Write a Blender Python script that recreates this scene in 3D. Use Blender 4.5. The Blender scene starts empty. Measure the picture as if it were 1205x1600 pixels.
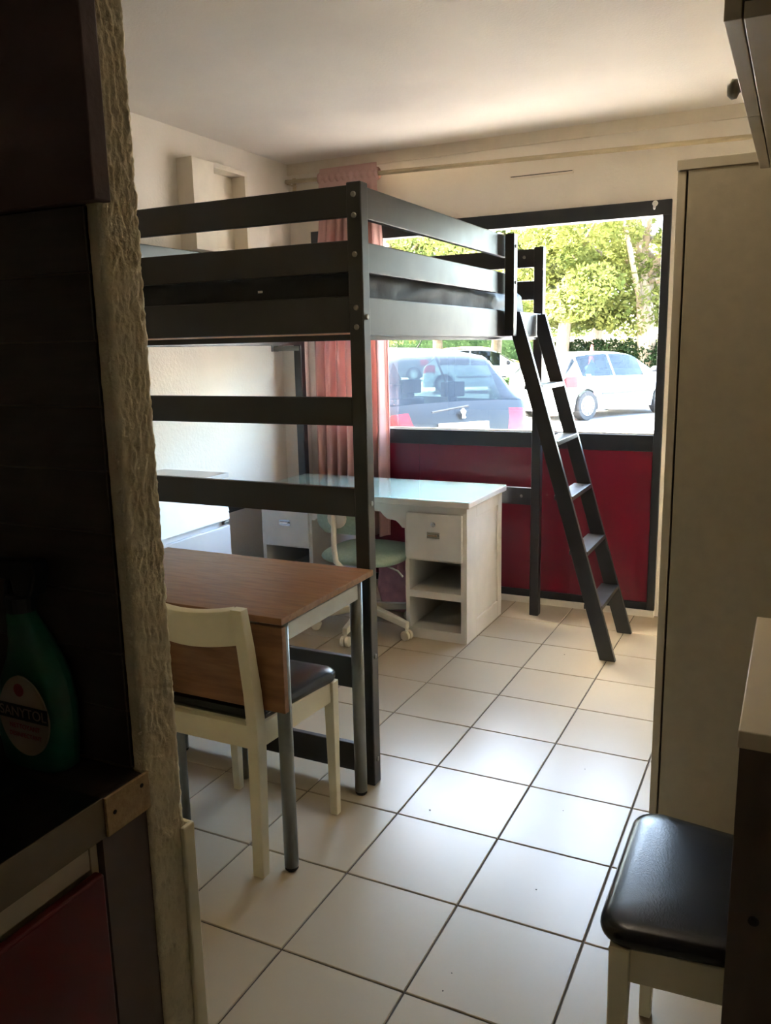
import bpy, bmesh, math, random
from mathutils import Vector, Matrix, noise
random.seed(7)
scene = bpy.context.scene
COL = scene.collection
PI = math.pi

# ------------------------------------------------------------------ camera
YAW, PITCH, ROLL, FPX = -0.46083, -0.19516, -0.02055, 1298.764
CAM = Vector((1.385, -1.492, 1.450))
fw = Vector((math.sin(YAW)*math.cos(PITCH), math.cos(YAW)*math.cos(PITCH), math.sin(PITCH)))
r0 = Vector((math.cos(YAW), -math.sin(YAW), 0)); u0 = r0.cross(fw)
rt = r0*math.cos(ROLL)+u0*math.sin(ROLL); up = u0*math.cos(ROLL)-r0*math.sin(ROLL)
cd = bpy.data.cameras.new('camera'); cam = bpy.data.objects.new('camera', cd); COL.objects.link(cam)
cd.sensor_fit = 'HORIZONTAL'; cd.sensor_width = 36.0; cd.lens = 36.0*FPX/1205.0
cd.clip_start = 0.05; cd.clip_end = 500
cam.matrix_world = Matrix(((rt.x, up.x, -fw.x, CAM.x), (rt.y, up.y, -fw.y, CAM.y), (rt.z, up.z, -fw.z, CAM.z), (0, 0, 0, 1)))
scene.camera = cam

# ------------------------------------------------------------------ sky, sun, exposure
SKY_STRENGTH, SUN_STRENGTH, EXPOSURE = 0.55, 10.0, 4.55
LAMP_WATTS = 0.75
w = bpy.data.worlds.new('sky'); scene.world = w; w.use_nodes = True
nt = w.node_tree; bg = nt.nodes['Background']
sk = nt.nodes.new('ShaderNodeTexSky'); sk.sky_type = 'NISHITA'; sk.sun_disc = False
sk.sun_elevation = math.radians(42); sk.sun_rotation = math.radians(-85); sk.dust_density = 5.0; sk.ozone_density = 0.6; sk.air_density = 1.0
nt.links.new(sk.outputs[0], bg.inputs[0]); bg.inputs[1].default_value = SKY_STRENGTH
sl = bpy.data.lights.new('sun', 'SUN'); sl.energy = SUN_STRENGTH; sl.angle = math.radians(0.6); sl.color = (1.0, 0.94, 0.82)
so = bpy.data.objects.new('sun', sl); COL.objects.link(so)
SUN_FROM = Vector((-0.72, -0.27, 0.63))
so.rotation_euler = SUN_FROM.to_track_quat('Z', 'Y').to_euler(); so.location = (-20, 10, 20)
vs = scene.view_settings
vs.view_transform = 'Standard'; vs.look = 'None'; vs.exposure = EXPOSURE; vs.gamma = 1.0; vs.use_curve_mapping = False

# ------------------------------------------------------------------ helpers
def lin(c):
    return tuple(((x/255)/12.92 if x/255 <= .04045 else ((x/255+.055)/1.055)**2.4) for x in c)

MATS = {}
def mat(name, rgb, rough=.5, metal=0., var=.08, vscale=12., bump=0., bscale=80., stretch=(1, 1, 1), spec=.5, coat=0., rgb2=None, objvar=0., rvar=0., sheen=0.):
    m = bpy.data.materials.new(name); m.use_nodes = True; n = m.node_tree.nodes; l = m.node_tree.links
    b = n['Principled BSDF']; c = lin(rgb)
    b.inputs['Roughness'].default_value = rough; b.inputs['Metallic'].default_value = metal
    b.inputs['Specular IOR Level'].default_value = spec; b.inputs['Coat Weight'].default_value = coat; b.inputs['Coat Roughness'].default_value = .15
    b.inputs['Sheen Weight'].default_value = sheen
    tc = n.new('ShaderNodeTexCoord'); mp = n.new('ShaderNodeMapping'); mp.inputs['Scale'].default_value = stretch
    l.new(tc.outputs['Object'], mp.inputs[0])
    no = n.new('ShaderNodeTexNoise'); no.inputs['Scale'].default_value = vscale; no.inputs['Detail'].default_value = 6
    if objvar:
        oi = n.new('ShaderNodeObjectInfo'); ad = n.new('ShaderNodeVectorMath'); ad.operation = 'ADD'
        sc_ = n.new('ShaderNodeMath'); sc_.operation = 'MULTIPLY'; sc_.inputs[1].default_value = 37.
        l.new(oi.outputs['Random'], sc_.inputs[0]); l.new(mp.outputs[0], ad.inputs[0]); l.new(sc_.outputs[0], ad.inputs[1])
        l.new(ad.outputs[0], no.inputs[0])
    else:
        l.new(mp.outputs[0], no.inputs[0])
    rp = n.new('ShaderNodeValToRGB'); rp.color_ramp.elements[0].position = .3; rp.color_ramp.elements[1].position = .7
    d = lin(rgb2) if rgb2 else tuple(x*(1-2*var) for x in c)
    e = c if rgb2 else tuple(min(1, x*(1+var)) for x in c)
    rp.color_ramp.elements[0].color = (*d, 1); rp.color_ramp.elements[1].color = (*e, 1)
    l.new(no.outputs[0], rp.inputs[0]); src = rp.outputs[0]
    if objvar:
        hs = n.new('ShaderNodeHueSaturation'); mr = n.new('ShaderNodeMapRange')
        mr.inputs[3].default_value = 1-objvar; mr.inputs[4].default_value = 1+objvar
        l.new(oi.outputs['Random'], mr.inputs[0]); l.new(mr.outputs[0], hs.inputs['Value']); l.new(src, hs.inputs['Color']); src = hs.outputs[0]
    l.new(src, b.inputs['Base Color'])
    if rvar:
        n2 = n.new('ShaderNodeTexNoise'); n2.inputs['Scale'].default_value = vscale*2.3; l.new(mp.outputs[0], n2.inputs[0])
        mr2 = n.new('ShaderNodeMapRange'); mr2.inputs[1].default_value = .3; mr2.inputs[2].default_value = .7
        mr2.inputs[3].default_value = max(.02, rough-rvar); mr2.inputs[4].default_value = rough+rvar
        l.new(n2.outputs[0], mr2.inputs[0]); l.new(mr2.outputs[0], b.inputs['Roughness'])
    if bump:
        nb = n.new('ShaderNodeTexNoise'); nb.inputs['Scale'].default_value = bscale; nb.inputs['Detail'].default_value = 5; l.new(mp.outputs[0], nb.inputs[0])
        bp = n.new('ShaderNodeBump'); bp.inputs['Strength'].default_value = bump; bp.inputs['Distance'].default_value = .01
        l.new(nb.outputs[0], bp.inputs['Height']); l.new(bp.outputs[0], b.inputs['Normal'])
    MATS[name] = m; return m

def glass(name, tint, refl=1.0, ior=1.45, rough=0.0):
    m = bpy.data.materials.new(name); m.use_nodes = True; n = m.node_tree.nodes; l = m.node_tree.links
    n.remove(n['Principled BSDF']); out = n['Material Output']
    tr = n.new('ShaderNodeBsdfTransparent'); tr.inputs[0].default_value = (*tint, 1)
    gl = n.new('ShaderNodeBsdfGlossy'); gl.inputs['Roughness'].default_value = rough; gl.inputs[0].default_value = (refl, refl, refl, 1)
    fr = n.new('ShaderNodeFresnel'); ge = n.new('ShaderNodeNewGeometry')
    im = n.new('ShaderNodeMapRange'); im.inputs[3].default_value = ior; im.inputs[4].default_value = 1/ior      # thin sheet: same reflectance from both faces
    l.new(ge.outputs['Backfacing'], im.inputs[0]); l.new(im.outputs[0], fr.inputs[0])
    mx = n.new('ShaderNodeMixShader'); l.new(fr.outputs[0], mx.inputs[0]); l.new(tr.outputs[0], mx.inputs[1]); l.new(gl.outputs[0], mx.inputs[2])
    l.new(mx.outputs[0], out.inputs[0]); MATS[name] = m; return m

def leafmat(name, rgb, rgb2, trans=.5):
    m = bpy.data.materials.new(name); m.use_nodes = True; n = m.node_tree.nodes; l = m.node_tree.links
    n.remove(n['Principled BSDF']); out = n['Material Output']
    tc = n.new('ShaderNodeTexCoord'); no = n.new('ShaderNodeTexNoise'); no.inputs['Scale'].default_value = 1.3; no.inputs['Detail'].default_value = 5
    l.new(tc.outputs['Object'], no.inputs[0])
    rp = n.new('ShaderNodeValToRGB'); rp.color_ramp.elements[0].position = .35; rp.color_ramp.elements[1].position = .65
    rp.color_ramp.elements[0].color = (*lin(rgb), 1); rp.color_ramp.elements[1].color = (*lin(rgb2), 1); l.new(no.outputs[0], rp.inputs[0])
    di = n.new('ShaderNodeBsdfDiffuse'); ts = n.new('ShaderNodeBsdfTranslucent'); mx = n.new('ShaderNodeMixShader'); mx.inputs[0].default_value = trans
    l.new(rp.outputs[0], di.inputs[0]); l.new(rp.outputs[0], ts.inputs[0]); l.new(di.outputs[0], mx.inputs[1]); l.new(ts.outputs[0], mx.inputs[2])
    l.new(mx.outputs[0], out.inputs[0]); MATS[name] = m; return m

XF = {}          # world matrix of every object with children
class MB:
    def __init__(s): s.v = []; s.f = []
    def add(s, vs_, fs):
        o = len(s.v); s.v += [tuple(p) for p in vs_]; s.f += [tuple(i+o for i in f) for f in fs]; return s
    def box(s, x0, x1, y0, y1, z0, z1):
        return s.add([(x0,y0,z0),(x1,y0,z0),(x1,y1,z0),(x0,y1,z0),(x0,y0,z1),(x1,y0,z1),(x1,y1,z1),(x0,y1,z1)],
                     [(3,2,1,0),(4,5,6,7),(0,1,5,4),(1,2,6,5),(2,3,7,6),(3,0,4,7)])
    def hexa(s, b, t):       # four bottom points, four top points
        return s.add(list(b)+list(t), [(3,2,1,0),(4,5,6,7),(0,1,5,4),(1,2,6,5),(2,3,7,6),(3,0,4,7)])
    def prism(s, poly, axis, a, b):      # polygon in the other two axes, extruded along axis
        def P(p, h):
            if axis == 'x': return (h, p[0], p[1])
            if axis == 'y': return (p[0], h, p[1])
            return (p[0], p[1], h)
        n = len(poly); V = [P(p, a) for p in poly]+[P(p, b) for p in poly]
        return s.add(V, [tuple(range(n))[::-1], tuple(range(n, 2*n))]+[(i, (i+1) % n, n+(i+1) % n, n+i) for i in range(n)])
    def tube(s, pts, r, n=10, cap=True):
        pts = [Vector(p) for p in pts]; rs = r if isinstance(r, (list, tuple)) else [r]*len(pts)
        V = []; t0 = None
        for i, p in enumerate(pts):
            t = (pts[min(i+1, len(pts)-1)]-pts[max(i-1, 0)]).normalized()
            if t0 is None:
                a = t.orthogonal().normalized()
            else:
                a = (a - t*a.dot(t)).normalized()
            t0 = t; b = t.cross(a)
            for k in range(n):
                an = 2*PI*k/n; V.append(p+(a*math.cos(an)+b*math.sin(an))*rs[i])
        F = [(i*n+k, i*n+(k+1) % n, (i+1)*n+(k+1) % n, (i+1)*n+k) for i in range(len(pts)-1) for k in range(n)]
        if cap: F += [tuple(range(n))[::-1], tuple(range((len(pts)-1)*n, len(pts)*n))]
        return s.add(V, F)
    def cyl(s, a, b, r, n=16): return s.tube([a, b], r, n)
    def lathe(s, prof, c, n=20, axis='z', sx=1., sy=1.):
        V = []
        for (r, h) in prof:
            for k in range(n):
                an = 2*PI*k/n; p, q = r*math.cos(an)*sx, r*math.sin(an)*sy
                V.append((c[0]+p, c[1]+q, c[2]+h) if axis == 'z' else ((c[0]+h, c[1]+p, c[2]+q) if axis == 'x' else (c[0]+p, c[1]+h, c[2]+q)))
        m = len(prof)
        F = [(i*n+k, i*n+(k+1) % n, (i+1)*n+(k+1) % n, (i+1)*n+k) for i in range(m-1) for k in range(n)]
        F += [tuple(range(n))[::-1], tuple(range((m-1)*n, m*n))]
        return s.add(V, F)
    def grid(s, rows):
        n = len(rows[0]); V = [p for r in rows for p in r]
        return s.add(V, [(i*n+j, i*n+j+1, (i+1)*n+j+1, (i+1)*n+j) for i in range(len(rows)-1) for j in range(n-1)])
    def mesh(s, name, M=None):
        me = bpy.data.meshes.new(name); me.from_pydata(s.v if M is None else [tuple(M @ Vector(p)) for p in s.v], [], s.f); me.update(); return me
    def build(s, name, m, parent=None, bevel=0., smooth=False, local=False, seg=2, subsurf=0, solid=0., fixn=True, origin=None):
        if parent is not None:
            M = None if local else XF[parent.name_full].inverted(); base = XF[parent.name_full]
        else:
            if origin is None:
                xs, ys, zs = zip(*s.v); origin = Vector(((min(xs)+max(xs))/2, (min(ys)+max(ys))/2, min(zs)))
            origin = Vector(origin); M = Matrix.Translation(-origin); base = Matrix.Translation(origin)
        me = s.mesh(name, M)
        if fixn:
            bm = bmesh.new(); bm.from_mesh(me); bmesh.ops.recalc_face_normals(bm, faces=bm.faces); bm.to_mesh(me); bm.free()
        me.materials.append(MATS[m])
        if smooth: me.polygons.foreach_set('use_smooth', [True]*len(me.polygons))
        o = bpy.data.objects.new(name, me); COL.objects.link(o)
        if parent is not None: o.parent = parent
        else: o.location = origin
        XF[o.name_full] = base
        if subsurf: q = o.modifiers.new('s', 'SUBSURF'); q.levels = q.render_levels = subsurf
        if solid: q = o.modifiers.new('t', 'SOLIDIFY'); q.thickness = solid; q.offset = 0
        if bevel: q = o.modifiers.new('b', 'BEVEL'); q.width = bevel; q.segments = seg; q.limit_method = 'ANGLE'; q.angle_limit = .6
        return o

def box(*a): return MB().box(*a)
def tag(o, label=None, cat=None, group=None, kind=None):
    if label: o['label'] = label
    if cat: o['category'] = cat
    if group: o['group'] = group
    if kind: o['kind'] = kind
    return o
def thing(name, label, cat, loc=(0, 0, 0), rotz=0., group=None, kind=None):
    o = bpy.data.objects.new(name, None); COL.objects.link(o); o.empty_display_size = .1
    o.location = loc; o.rotation_euler = (0, 0, rotz)
    XF[o.name_full] = Matrix.Translation(Vector(loc)) @ Matrix.Rotation(rotz, 4, 'Z')
    return tag(o, label, cat, group, kind)
def copy_tree(o, parent=None):
    c = o.copy(); COL.objects.link(c); c.parent = parent
    for ch in list(o.children): copy_tree(ch, c)
    return c
def text(name, s, size, m, parent, loc, rot, depth=.0004, local=False):
    cu = bpy.data.curves.new(name, 'FONT'); cu.body = s; cu.size = size; cu.align_x = 'CENTER'; cu.align_y = 'CENTER'; cu.extrude = depth
    t = bpy.data.objects.new(name+'_tmp', cu); COL.objects.link(t)
    bpy.context.view_layer.update()
    me = bpy.data.meshes.new_from_object(t.evaluated_get(bpy.context.evaluated_depsgraph_get()))
    bpy.data.objects.remove(t)
    T = Matrix.Translation(Vector(loc)) @ rot.to_4x4()
    if not local: T = XF[parent.name_full].inverted() @ T
    me.transform(T); me.materials.clear(); me.materials.append(MATS[m])
    o = bpy.data.objects.new(name, me); COL.objects.link(o); o.parent = parent; XF[o.name_full] = XF[parent.name_full]; return o
FACE_MY = Matrix(((1, 0, 0), (0, 0, -1), (0, 1, 0)))       # text facing -y, upright
def lerp(a, b, t): return a+(b-a)*t
def curve(pts, x):            # smooth piecewise interpolation through (x, y) points
    if x <= pts[0][0]: return pts[0][1]
    for (a, ya), (b, yb) in zip(pts, pts[1:]):
        if x <= b:
            t = (x-a)/(b-a); return ya+(yb-ya)*t
    return pts[-1][1]

# ------------------------------------------------------------------ materials
mat('wall_paint', (230, 220, 205), .75, var=.03, vscale=3, bump=.25, bscale=60)
mat('ceiling_paint', (230, 222, 210), .85, var=.03, vscale=2, bump=.15, bscale=90)
mat('stucco', (226, 212, 180), .85, var=.06, vscale=30, bump=.3, bscale=200)
mat('plaster_edge', (206, 190, 156), .8, var=.06, vscale=20, bump=.2, bscale=120)
mat('mauve_paint', (96, 74, 74), .7, var=.06, vscale=15, bump=.1)
mat('backsplash', (64, 54, 50), .4, var=.12, vscale=14, stretch=(.5, 1, 6), bump=.08, bscale=60)
mat('grout_dark', (112, 98, 88), .9)
mat('floor_tile', (178, 163, 138), .30, var=.012, vscale=2.5, objvar=.025, bump=.01, bscale=30, spec=.28)
mat('floor_grout', (84, 76, 66), .9, var=.15, vscale=20)
mat('bed_wood', (16, 13, 16), .38, var=.12, vscale=5, rvar=.03, bump=.02, bscale=40, spec=.75)
mat('steel', (140, 138, 132), .45, metal=1, var=.05)
mat('chrome', (205, 205, 205), .15, metal=1, var=.03)
mat('grey_metal', (138, 140, 136), .38, metal=.85, var=.06)
mat('pale_metal', (186, 190, 186), .4, metal=.3, var=.04)
mat('laminate_oak', (150, 106, 70), .36, rgb2=(118, 80, 52), vscale=6, stretch=(1.2, 9, 9), rvar=.04, spec=.38)
mat('laminate_edge', (150, 108, 76), .45, var=.08, vscale=20)
mat('cream_paint', (232, 222, 190), .42, var=.03, vscale=10)
mat('black_vinyl', (14, 13, 13), .24, var=.1, vscale=40, bump=.04, bscale=300, spec=.4)
mat('white_paint', (228, 224, 214), .42, var=.03, vscale=8)
mat('desk_white', (218, 212, 202), .45, var=.05, vscale=7)
mat('desk_top', (158, 158, 150), .5, var=.06, vscale=7)  # desk white darkened against the strong light on the top
mat('drawer_white', (222, 226, 232), .3, var=.02, vscale=8)
mat('dresser_top', (206, 200, 194), .35, var=.03)
mat('mint', (150, 170, 154), .6, var=.06, vscale=60, bump=.05, bscale=300)
mat('ivory_plastic', (226, 218, 198), .35, var=.03)
mat('rod_wood', (200, 182, 146), .5, var=.1, vscale=10, stretch=(1, 8, 8))
mat('black_frame', (34, 36, 40), .38, var=.08, vscale=10, spec=.5)
mat('red_panel', (100, 12, 34), .3, var=.06, vscale=3, spec=.5)
mat('white_strip', (214, 208, 194), .5, var=.06)
mat('mattress', (40, 40, 44), .6, var=.12, vscale=8, bump=.2, bscale=25, spec=.35)
mat('pine', (196, 146, 96), .5, rgb2=(176, 124, 78), vscale=8, stretch=(1, 10, 10))
mat('wardrobe', (172, 162, 140), .42, var=.03, vscale=30, bump=.05, bscale=250)
mat('wardrobe_edge', (190, 180, 158), .42, var=.03)
mat('gap', (36, 30, 26), .9)
mat('brown_laminate_and_shade', (82, 66, 56), .45, var=.06, vscale=14, stretch=(2, 2, .3))  # console brown; also paints the shade on the upper cabinet's near end
mat('beige_laminate', (200, 184, 156), .45, var=.03)
mat('chipboard', (180, 152, 108), .8, rgb2=(160, 130, 90), vscale=120, bump=.1, bscale=150)
mat('counter_black', (16, 15, 15), .3, var=.1, vscale=40)
mat('hob_black', (12, 12, 13), .12, var=.05)
mat('counter_edge', (120, 104, 84), .5, var=.06, vscale=25)
mat('kitchen_red', (96, 6, 16), .4, var=.04)
mat('kitchen_white', (206, 192, 170), .5, var=.04)
mat('filler_brown', (98, 80, 74), .6, var=.06, vscale=10)
mat('green_plastic', (22, 92, 76), .3, var=.08, vscale=30)
mat('dark_plastic', (22, 30, 44), .4, var=.06)
mat('label_white', (150, 132, 120), .5, var=.05)
mat('label_black', (22, 22, 26), .5)
mat('label_red', (150, 40, 50), .5)
mat('pink_cloth', (222, 160, 168), .85, var=.1, vscale=20, bump=.15, bscale=60)
mat('plastic_white', (236, 234, 226), .4, var=.02)
mat('trim_white', (224, 212, 192), .6, var=.03)
mat('facade', (150, 140, 126), .9, var=.08, vscale=2, bump=.2)
mat('asphalt', (140, 136, 136), .9, var=.12, vscale=1.2, bump=.2, bscale=60)
mat('earth', (120, 116, 84), .95, var=.2, vscale=2)
mat('bark', (132, 116, 96), .9, var=.25, vscale=6, stretch=(4, 4, .8), bump=.4, bscale=20)
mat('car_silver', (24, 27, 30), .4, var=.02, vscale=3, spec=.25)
mat('car_white', (164, 169, 175), .35, var=.02, vscale=3, coat=.2)
mat('car_yellow', (222, 160, 40), .35, var=.02, vscale=3, coat=.4)
mat('car_dark', (70, 76, 86), .35, var=.02, vscale=3, coat=.4)
mat('tyre', (30, 30, 32), .8, var=.1)
mat('hubcap', (150, 154, 158), .4, metal=.3)
mat('black_trim', (38, 38, 42), .6)
mat('tail_red', (170, 10, 18), .25, spec=.3)
mat('plate', (222, 222, 216), .4)
mat('seat_fabric', (60, 62, 68), .8)
mat('cone_red', (206, 40, 44), .5)
glass('window_glass', (.93, .96, .94), .9)
glass('desk_glass', (.90, .97, .95), 1., 1.4, .03)
glass('car_glass', (.22, .30, .30), .55, 1.45)
leafmat('leaf_bright', (76, 84, 42), (112, 114, 62), .5)
leafmat('leaf_mid', (60, 72, 40), (92, 100, 56), .5)
leafmat('leaf_hedge', (28, 42, 25), (48, 62, 38), .35)
leafmat('curtain', (216, 178, 170), (206, 166, 158), .25)
# ------------------------------------------------------------------ room shell
XL, XR, YW, YB, ZC = -1.442, 1.72, 2.985, -2.7, 2.53
YP0, YP1, XP = -0.717, -0.651, 0.634            # partition wall beside the kitchenette
T = 1/3.
floor = box(XL-.1, XR+.1, YB-.1, YW+.12, -.12, -.004).build('floor', 'floor_grout'); tag(floor, 'pale beige square ceramic tiles with dark grout joints', 'floor', kind='structure')
tile_me = None
g = .0024
for i in range(-5, 6):
    for j in range(-9, 9):
        x0, x1, y0, y1 = i*T, (i+1)*T, j*T, (j+1)*T
        if x1 <= XL+.002 or x0 >= XR or y1 <= YB or y0 >= YW: continue
        if x1 <= 0.0 and y1 <= YP0: continue
        full = x0 >= XL and x1 <= XR and y0 >= YB and y1 <= YW-.001
        if full and tile_me is not None:
            o = bpy.data.objects.new('tile', tile_me); COL.objects.link(o); o.parent = floor
        else:
            a, b = max(x0, XL)-x0-T/2, min(x1, XR)-x0-T/2; c, d = max(y0, YB)-y0-T/2, min(y1, YW)-y0-T/2
            m = MB(); e = .0018
            m.hexa([(a+g, c+g, -.006), (b-g, c+g, -.006), (b-g, d-g, -.006), (a+g, d-g, -.006)], [(a+g, c+g, -e), (b-g, c+g, -e), (b-g, d-g, -e), (a+g, d-g, -e)])
            m.hexa([(a+g, c+g, -e), (b-g, c+g, -e), (b-g, d-g, -e), (a+g, d-g, -e)], [(a+g+e, c+g+e, 0), (b-g-e, c+g+e, 0), (b-g-e, d-g-e, 0), (a+g+e, d-g-e, 0)])
            o = m.build('tile', 'floor_tile', floor, local=True, fixn=True)
            if full: tile_me = o.data
        o.location = Vector((x0+T/2, y0+T/2, 0))-floor.location
ST = lambda m, n, mt, label, cat: tag(m.build(n, mt), label, cat, kind='structure')
ST(box(XL-.1, XR+.1, YB-.1, YW+.12, ZC, ZC+.12), 'ceiling', 'ceiling_paint', 'plain off-white painted ceiling of the room', 'ceiling')
ST(box(XL-.12, XL, YP1-.10, YW+.12, 0, ZC), 'wall_left', 'wall_paint', 'white painted wall beside the loft bed', 'wall')
ST(box(XR, XR+.12, YB-.1, YW+.12, 0, ZC), 'wall_right', 'wall_paint', 'cream painted wall behind the wardrobe', 'wall')
ST(box(-.12, XR, YB-.1, YB, 0, ZC), 'wall_back', 'wall_paint', 'cream painted wall behind the viewer', 'wall')
ST(box(-.12, 0, YB, YP0+.03, 0, ZC), 'wall_kitchen', 'wall_paint', 'cream painted wall behind the kitchen counter', 'wall')
WX0, WX1, WZT = -1.285, .768, 2.134
wl = MB().box(XL, XR, YW, YW+.12, WZT, ZC).box(XL, WX0, YW, YW+.12, 0, WZT).box(WX1, XR, YW, YW+.12, 0, WZT)
ST(wl, 'wall_window', 'wall_paint', 'cream wall around the large window', 'wall')
ST(box(XL, XR, YW-.012, YW, 2.468, ZC), 'trim_1', 'trim_white', 'narrow cream cornice board under the ceiling above the window', 'trim')
ST(box(WX0, WX1, YW-.03, YW+.04, 0, .036), 'baseboard_window', 'white_strip', 'pale low strip on the floor below the red panels', 'baseboard')
ST(box(XL, XL+.01, YP1, YW, 0, .075), 'baseboard_left', 'white_strip', 'low tile baseboard along the left wall', 'baseboard')
ST(box(XL, -1.345, 2.84, YW-.002, 0, 2.05), 'trim_light_strip', 'wall_paint', 'added white box standing in for the strip of light beside the curtain', 'trim')  # box added in place of the daylight strip between wall and curtain
# the partition's stuccoed end, real relief
pw = MB(); pw.box(XL, XP-.012, YP0+.008, YP1-.002, 0, ZC)
part = pw.build('wall_partition', 'plaster_edge'); tag(part, 'thin stuccoed partition wall between kitchenette and bed', 'wall', kind='structure')
rows = []
nz = 760; prof = []
for k in range(5): prof.append((lerp(XP-.022, XP-.006, k/4), YP0, 0.35))
for k in range(4):
    a = k/3*PI/2; prof.append((XP-.006+.006*math.sin(a), YP0+.006-.006*math.cos(a), .7))
for k in range(1, 24): prof.append((XP, lerp(YP0+.006, YP1-.006, k/24), 1.))
for k in range(4):
    a = k/3*PI/2; prof.append((XP-.006+.006*math.cos(a), YP1-.006+.006*math.sin(a), .8))
prof.append((XP-.03, YP1, .4))
for i in range(nz+1):
    z = ZC*i/nz; r = []
    wob = .004*noise.noise(Vector((1.3, 4.1, z*1.7)))
    for (x, y, a) in prof:
        h = noise.noise(Vector((x*210, y*210, z*80)))*.0028+noise.noise(Vector((x*330+7, y*330, z*190)))*.0018+max(0, noise.noise(Vector((3, y*110, z*40))))*.0032
        r.append((x+h*a+wob*a*.4, y+(h*.3*(-1 if y < YP0+.01 else 1) if a < .9 else 0), z))
    rows.append(r)
MB().grid(rows).build('stucco_face', 'stucco', part, smooth=True)
# dark backsplash tiles on the partition, above the counter
for k in range(9):
    z0 = .902+k*.0805; z1 = min(z0+.0795, 1.622)
    for (a, b) in ((0.003, .298), (.301, .6135)):
        box(a, b, YP0-.006, YP0+.009, z0+.0006, z1).build('tile', 'backsplash', part, bevel=.0012, seg=1)
box(0, .6135, YP0-.0035, YP0+.009, .9, 1.622).build('grout', 'grout_dark', part)
box(0, .644, YP0-.018, YP0+.009, 1.624, ZC).build('painted_panel', 'mauve_paint', part, bevel=.002)['label'] = 'dark mauve painted panel above the tiles'
# cream corner guard on the partition's far edge
cg = MB(); cg.prism([(XP+.001, YP1-.012), (XP+.001, YP1+.004), (XP-.05, YP1+.004), (XP-.05, YP1+.012), (XP+.009, YP1+.012), (XP+.009, YP1-.012)], 'z', 0.002, .785)
tag(cg.build('corner_guard', 'cream_paint', bevel=.003), 'cream plastic strip along the lower corner of the stuccoed partition', 'corner guard')

# ------------------------------------------------------------------ window
win = thing('window_1', 'wide black-framed window with red panels below the glass', 'window', ((WX0+WX1)/2, YW, 0), kind='structure')
y0, y1 = YW-.025, YW+.05
fr = lambda m, n, mt='black_frame', **k: m.build(n, mt, win, bevel=.002, **k)
fr(box(WX0, WX1, y0, y1, 2.062, WZT), 'frame_top')
fr(box(WX0, WX0+.04, y0, y1, .036, 2.062), 'frame_jamb')
fr(box(WX1-.04, WX1, y0, y1, .036, 2.062), 'frame_jamb')
fr(box(WX0+.04, WX1-.04, y0, y1, .892, .978), 'frame_rail')
fr(box(WX0+.04, WX1-.04, y0, y1, .036, .076), 'frame_rail')
fr(box(WX0+.04, WX1-.04, y0+.012, y0+.022, .978, .986), 'glazing_bead', 'white_strip')
px = [WX0+.04, -.6, .08, WX1-.04]
fr(box(WX0+.04, WX1-.04, y0+.03, y0+.05, .076, .892), 'light_block_board')  # unseen board, added to stop daylight showing through the panel joints
for a, b in zip(px, px[1:]): fr(box(a+.0004, b-.0004, y0+.012, y0+.03, .076, .892), 'red_panel', 'red_panel')
box(WX0+.04, WX1-.04, YW+.01, YW+.014, .978, 2.062).build('pane', 'window_glass', win)

# air slot and hook
vt = thing('air_vent', 'slim slotted air inlet in the wall above the window', 'vent', (.108, YW, 2.305))
box(-.062, .278, YW-.006, YW, 2.306, 2.324).build('cover', 'trim_white', vt, bevel=.001)
box(-.056, .272, YW-.0075, YW-.0055, 2.317, 2.3205).build('slot', 'gap', vt)
hk = thing('wall_hook', 'small white plastic hook on the top right of the window frame', 'hook', (.69, y0, 2.09))
MB().lathe([(.012, 0), (.014, -.004), (.010, -.010)], (.69, y0, 2.118), 14, 'y').build('plate', 'plastic_white', hk, smooth=True)
MB().tube([(.69, y0-.01, 2.118), (.69, y0-.014, 2.10), (.69, y0-.022, 2.092), (.69, y0-.03, 2.10)], .006, 8).build('hook', 'plastic_white', hk, smooth=True)

# ------------------------------------------------------------------ curtain rod and curtain
rod = thing('curtain_rod', 'thin pale wooden curtain rod running across the window wall', 'curtain rod', (0, 2.91, 2.36))
MB().tube([(XL+.03, 2.91, 2.418), (XR-.02, 2.91, 2.352)], .0125, 10).build('pole', 'rod_wood', rod, smooth=True)
for x in (XL+.05, 1.2):
    z = lerp(2.418, 2.352, (x-XL)/(XR-XL))
    MB().box(x-.008, x+.008, 2.897, YW, z-.018, z-.0125).box(x-.012, x+.012, YW-.016, YW-.0125, z-.05, z+.03).build('bracket', 'rod_wood', rod)
def curtain_mesh():
    rows = []; nx, nzz = 150, 46
    for i in range(nzz+1):
        z = lerp(.335, 2.462, i/nzz); t = i/nzz
        xa = curve([(0, -1.27), (.5, -1.262), (.8, -1.22), (1, -1.175)], t); xb = curve([(0, -.775), (.35, -.765), (.6, -.77), (.9, -.80), (1, -.80)], t)
        amp = curve([(0, .034), (.8, .028), (.93, .014), (.955, .006), (1, .012)], t); r = []
        for j in range(nx+1):
            s = j/nx; x = lerp(xa, xb, s)
            ph = 2*PI*7.5*s+.7*math.sin(5*s)+.35*math.sin(3.1*t+7*s)
            y = 2.905+amp*math.sin(ph)+amp*.35*math.sin(2.3*ph+1+1.2*t)
            if t > .93: y = min(y, 2.893)
            r.append((x+.006*math.cos(ph), y, z))
        rows.append(r)
    return MB().grid(rows)
cu = thing('curtain', 'dusty pink curtain gathered at the left of the window', 'curtain', (-1.0, 2.9, .335))
curtain_mesh().build('cloth', 'curtain', cu, smooth=True, solid=.003)
hd = MB(); rows = []
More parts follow.
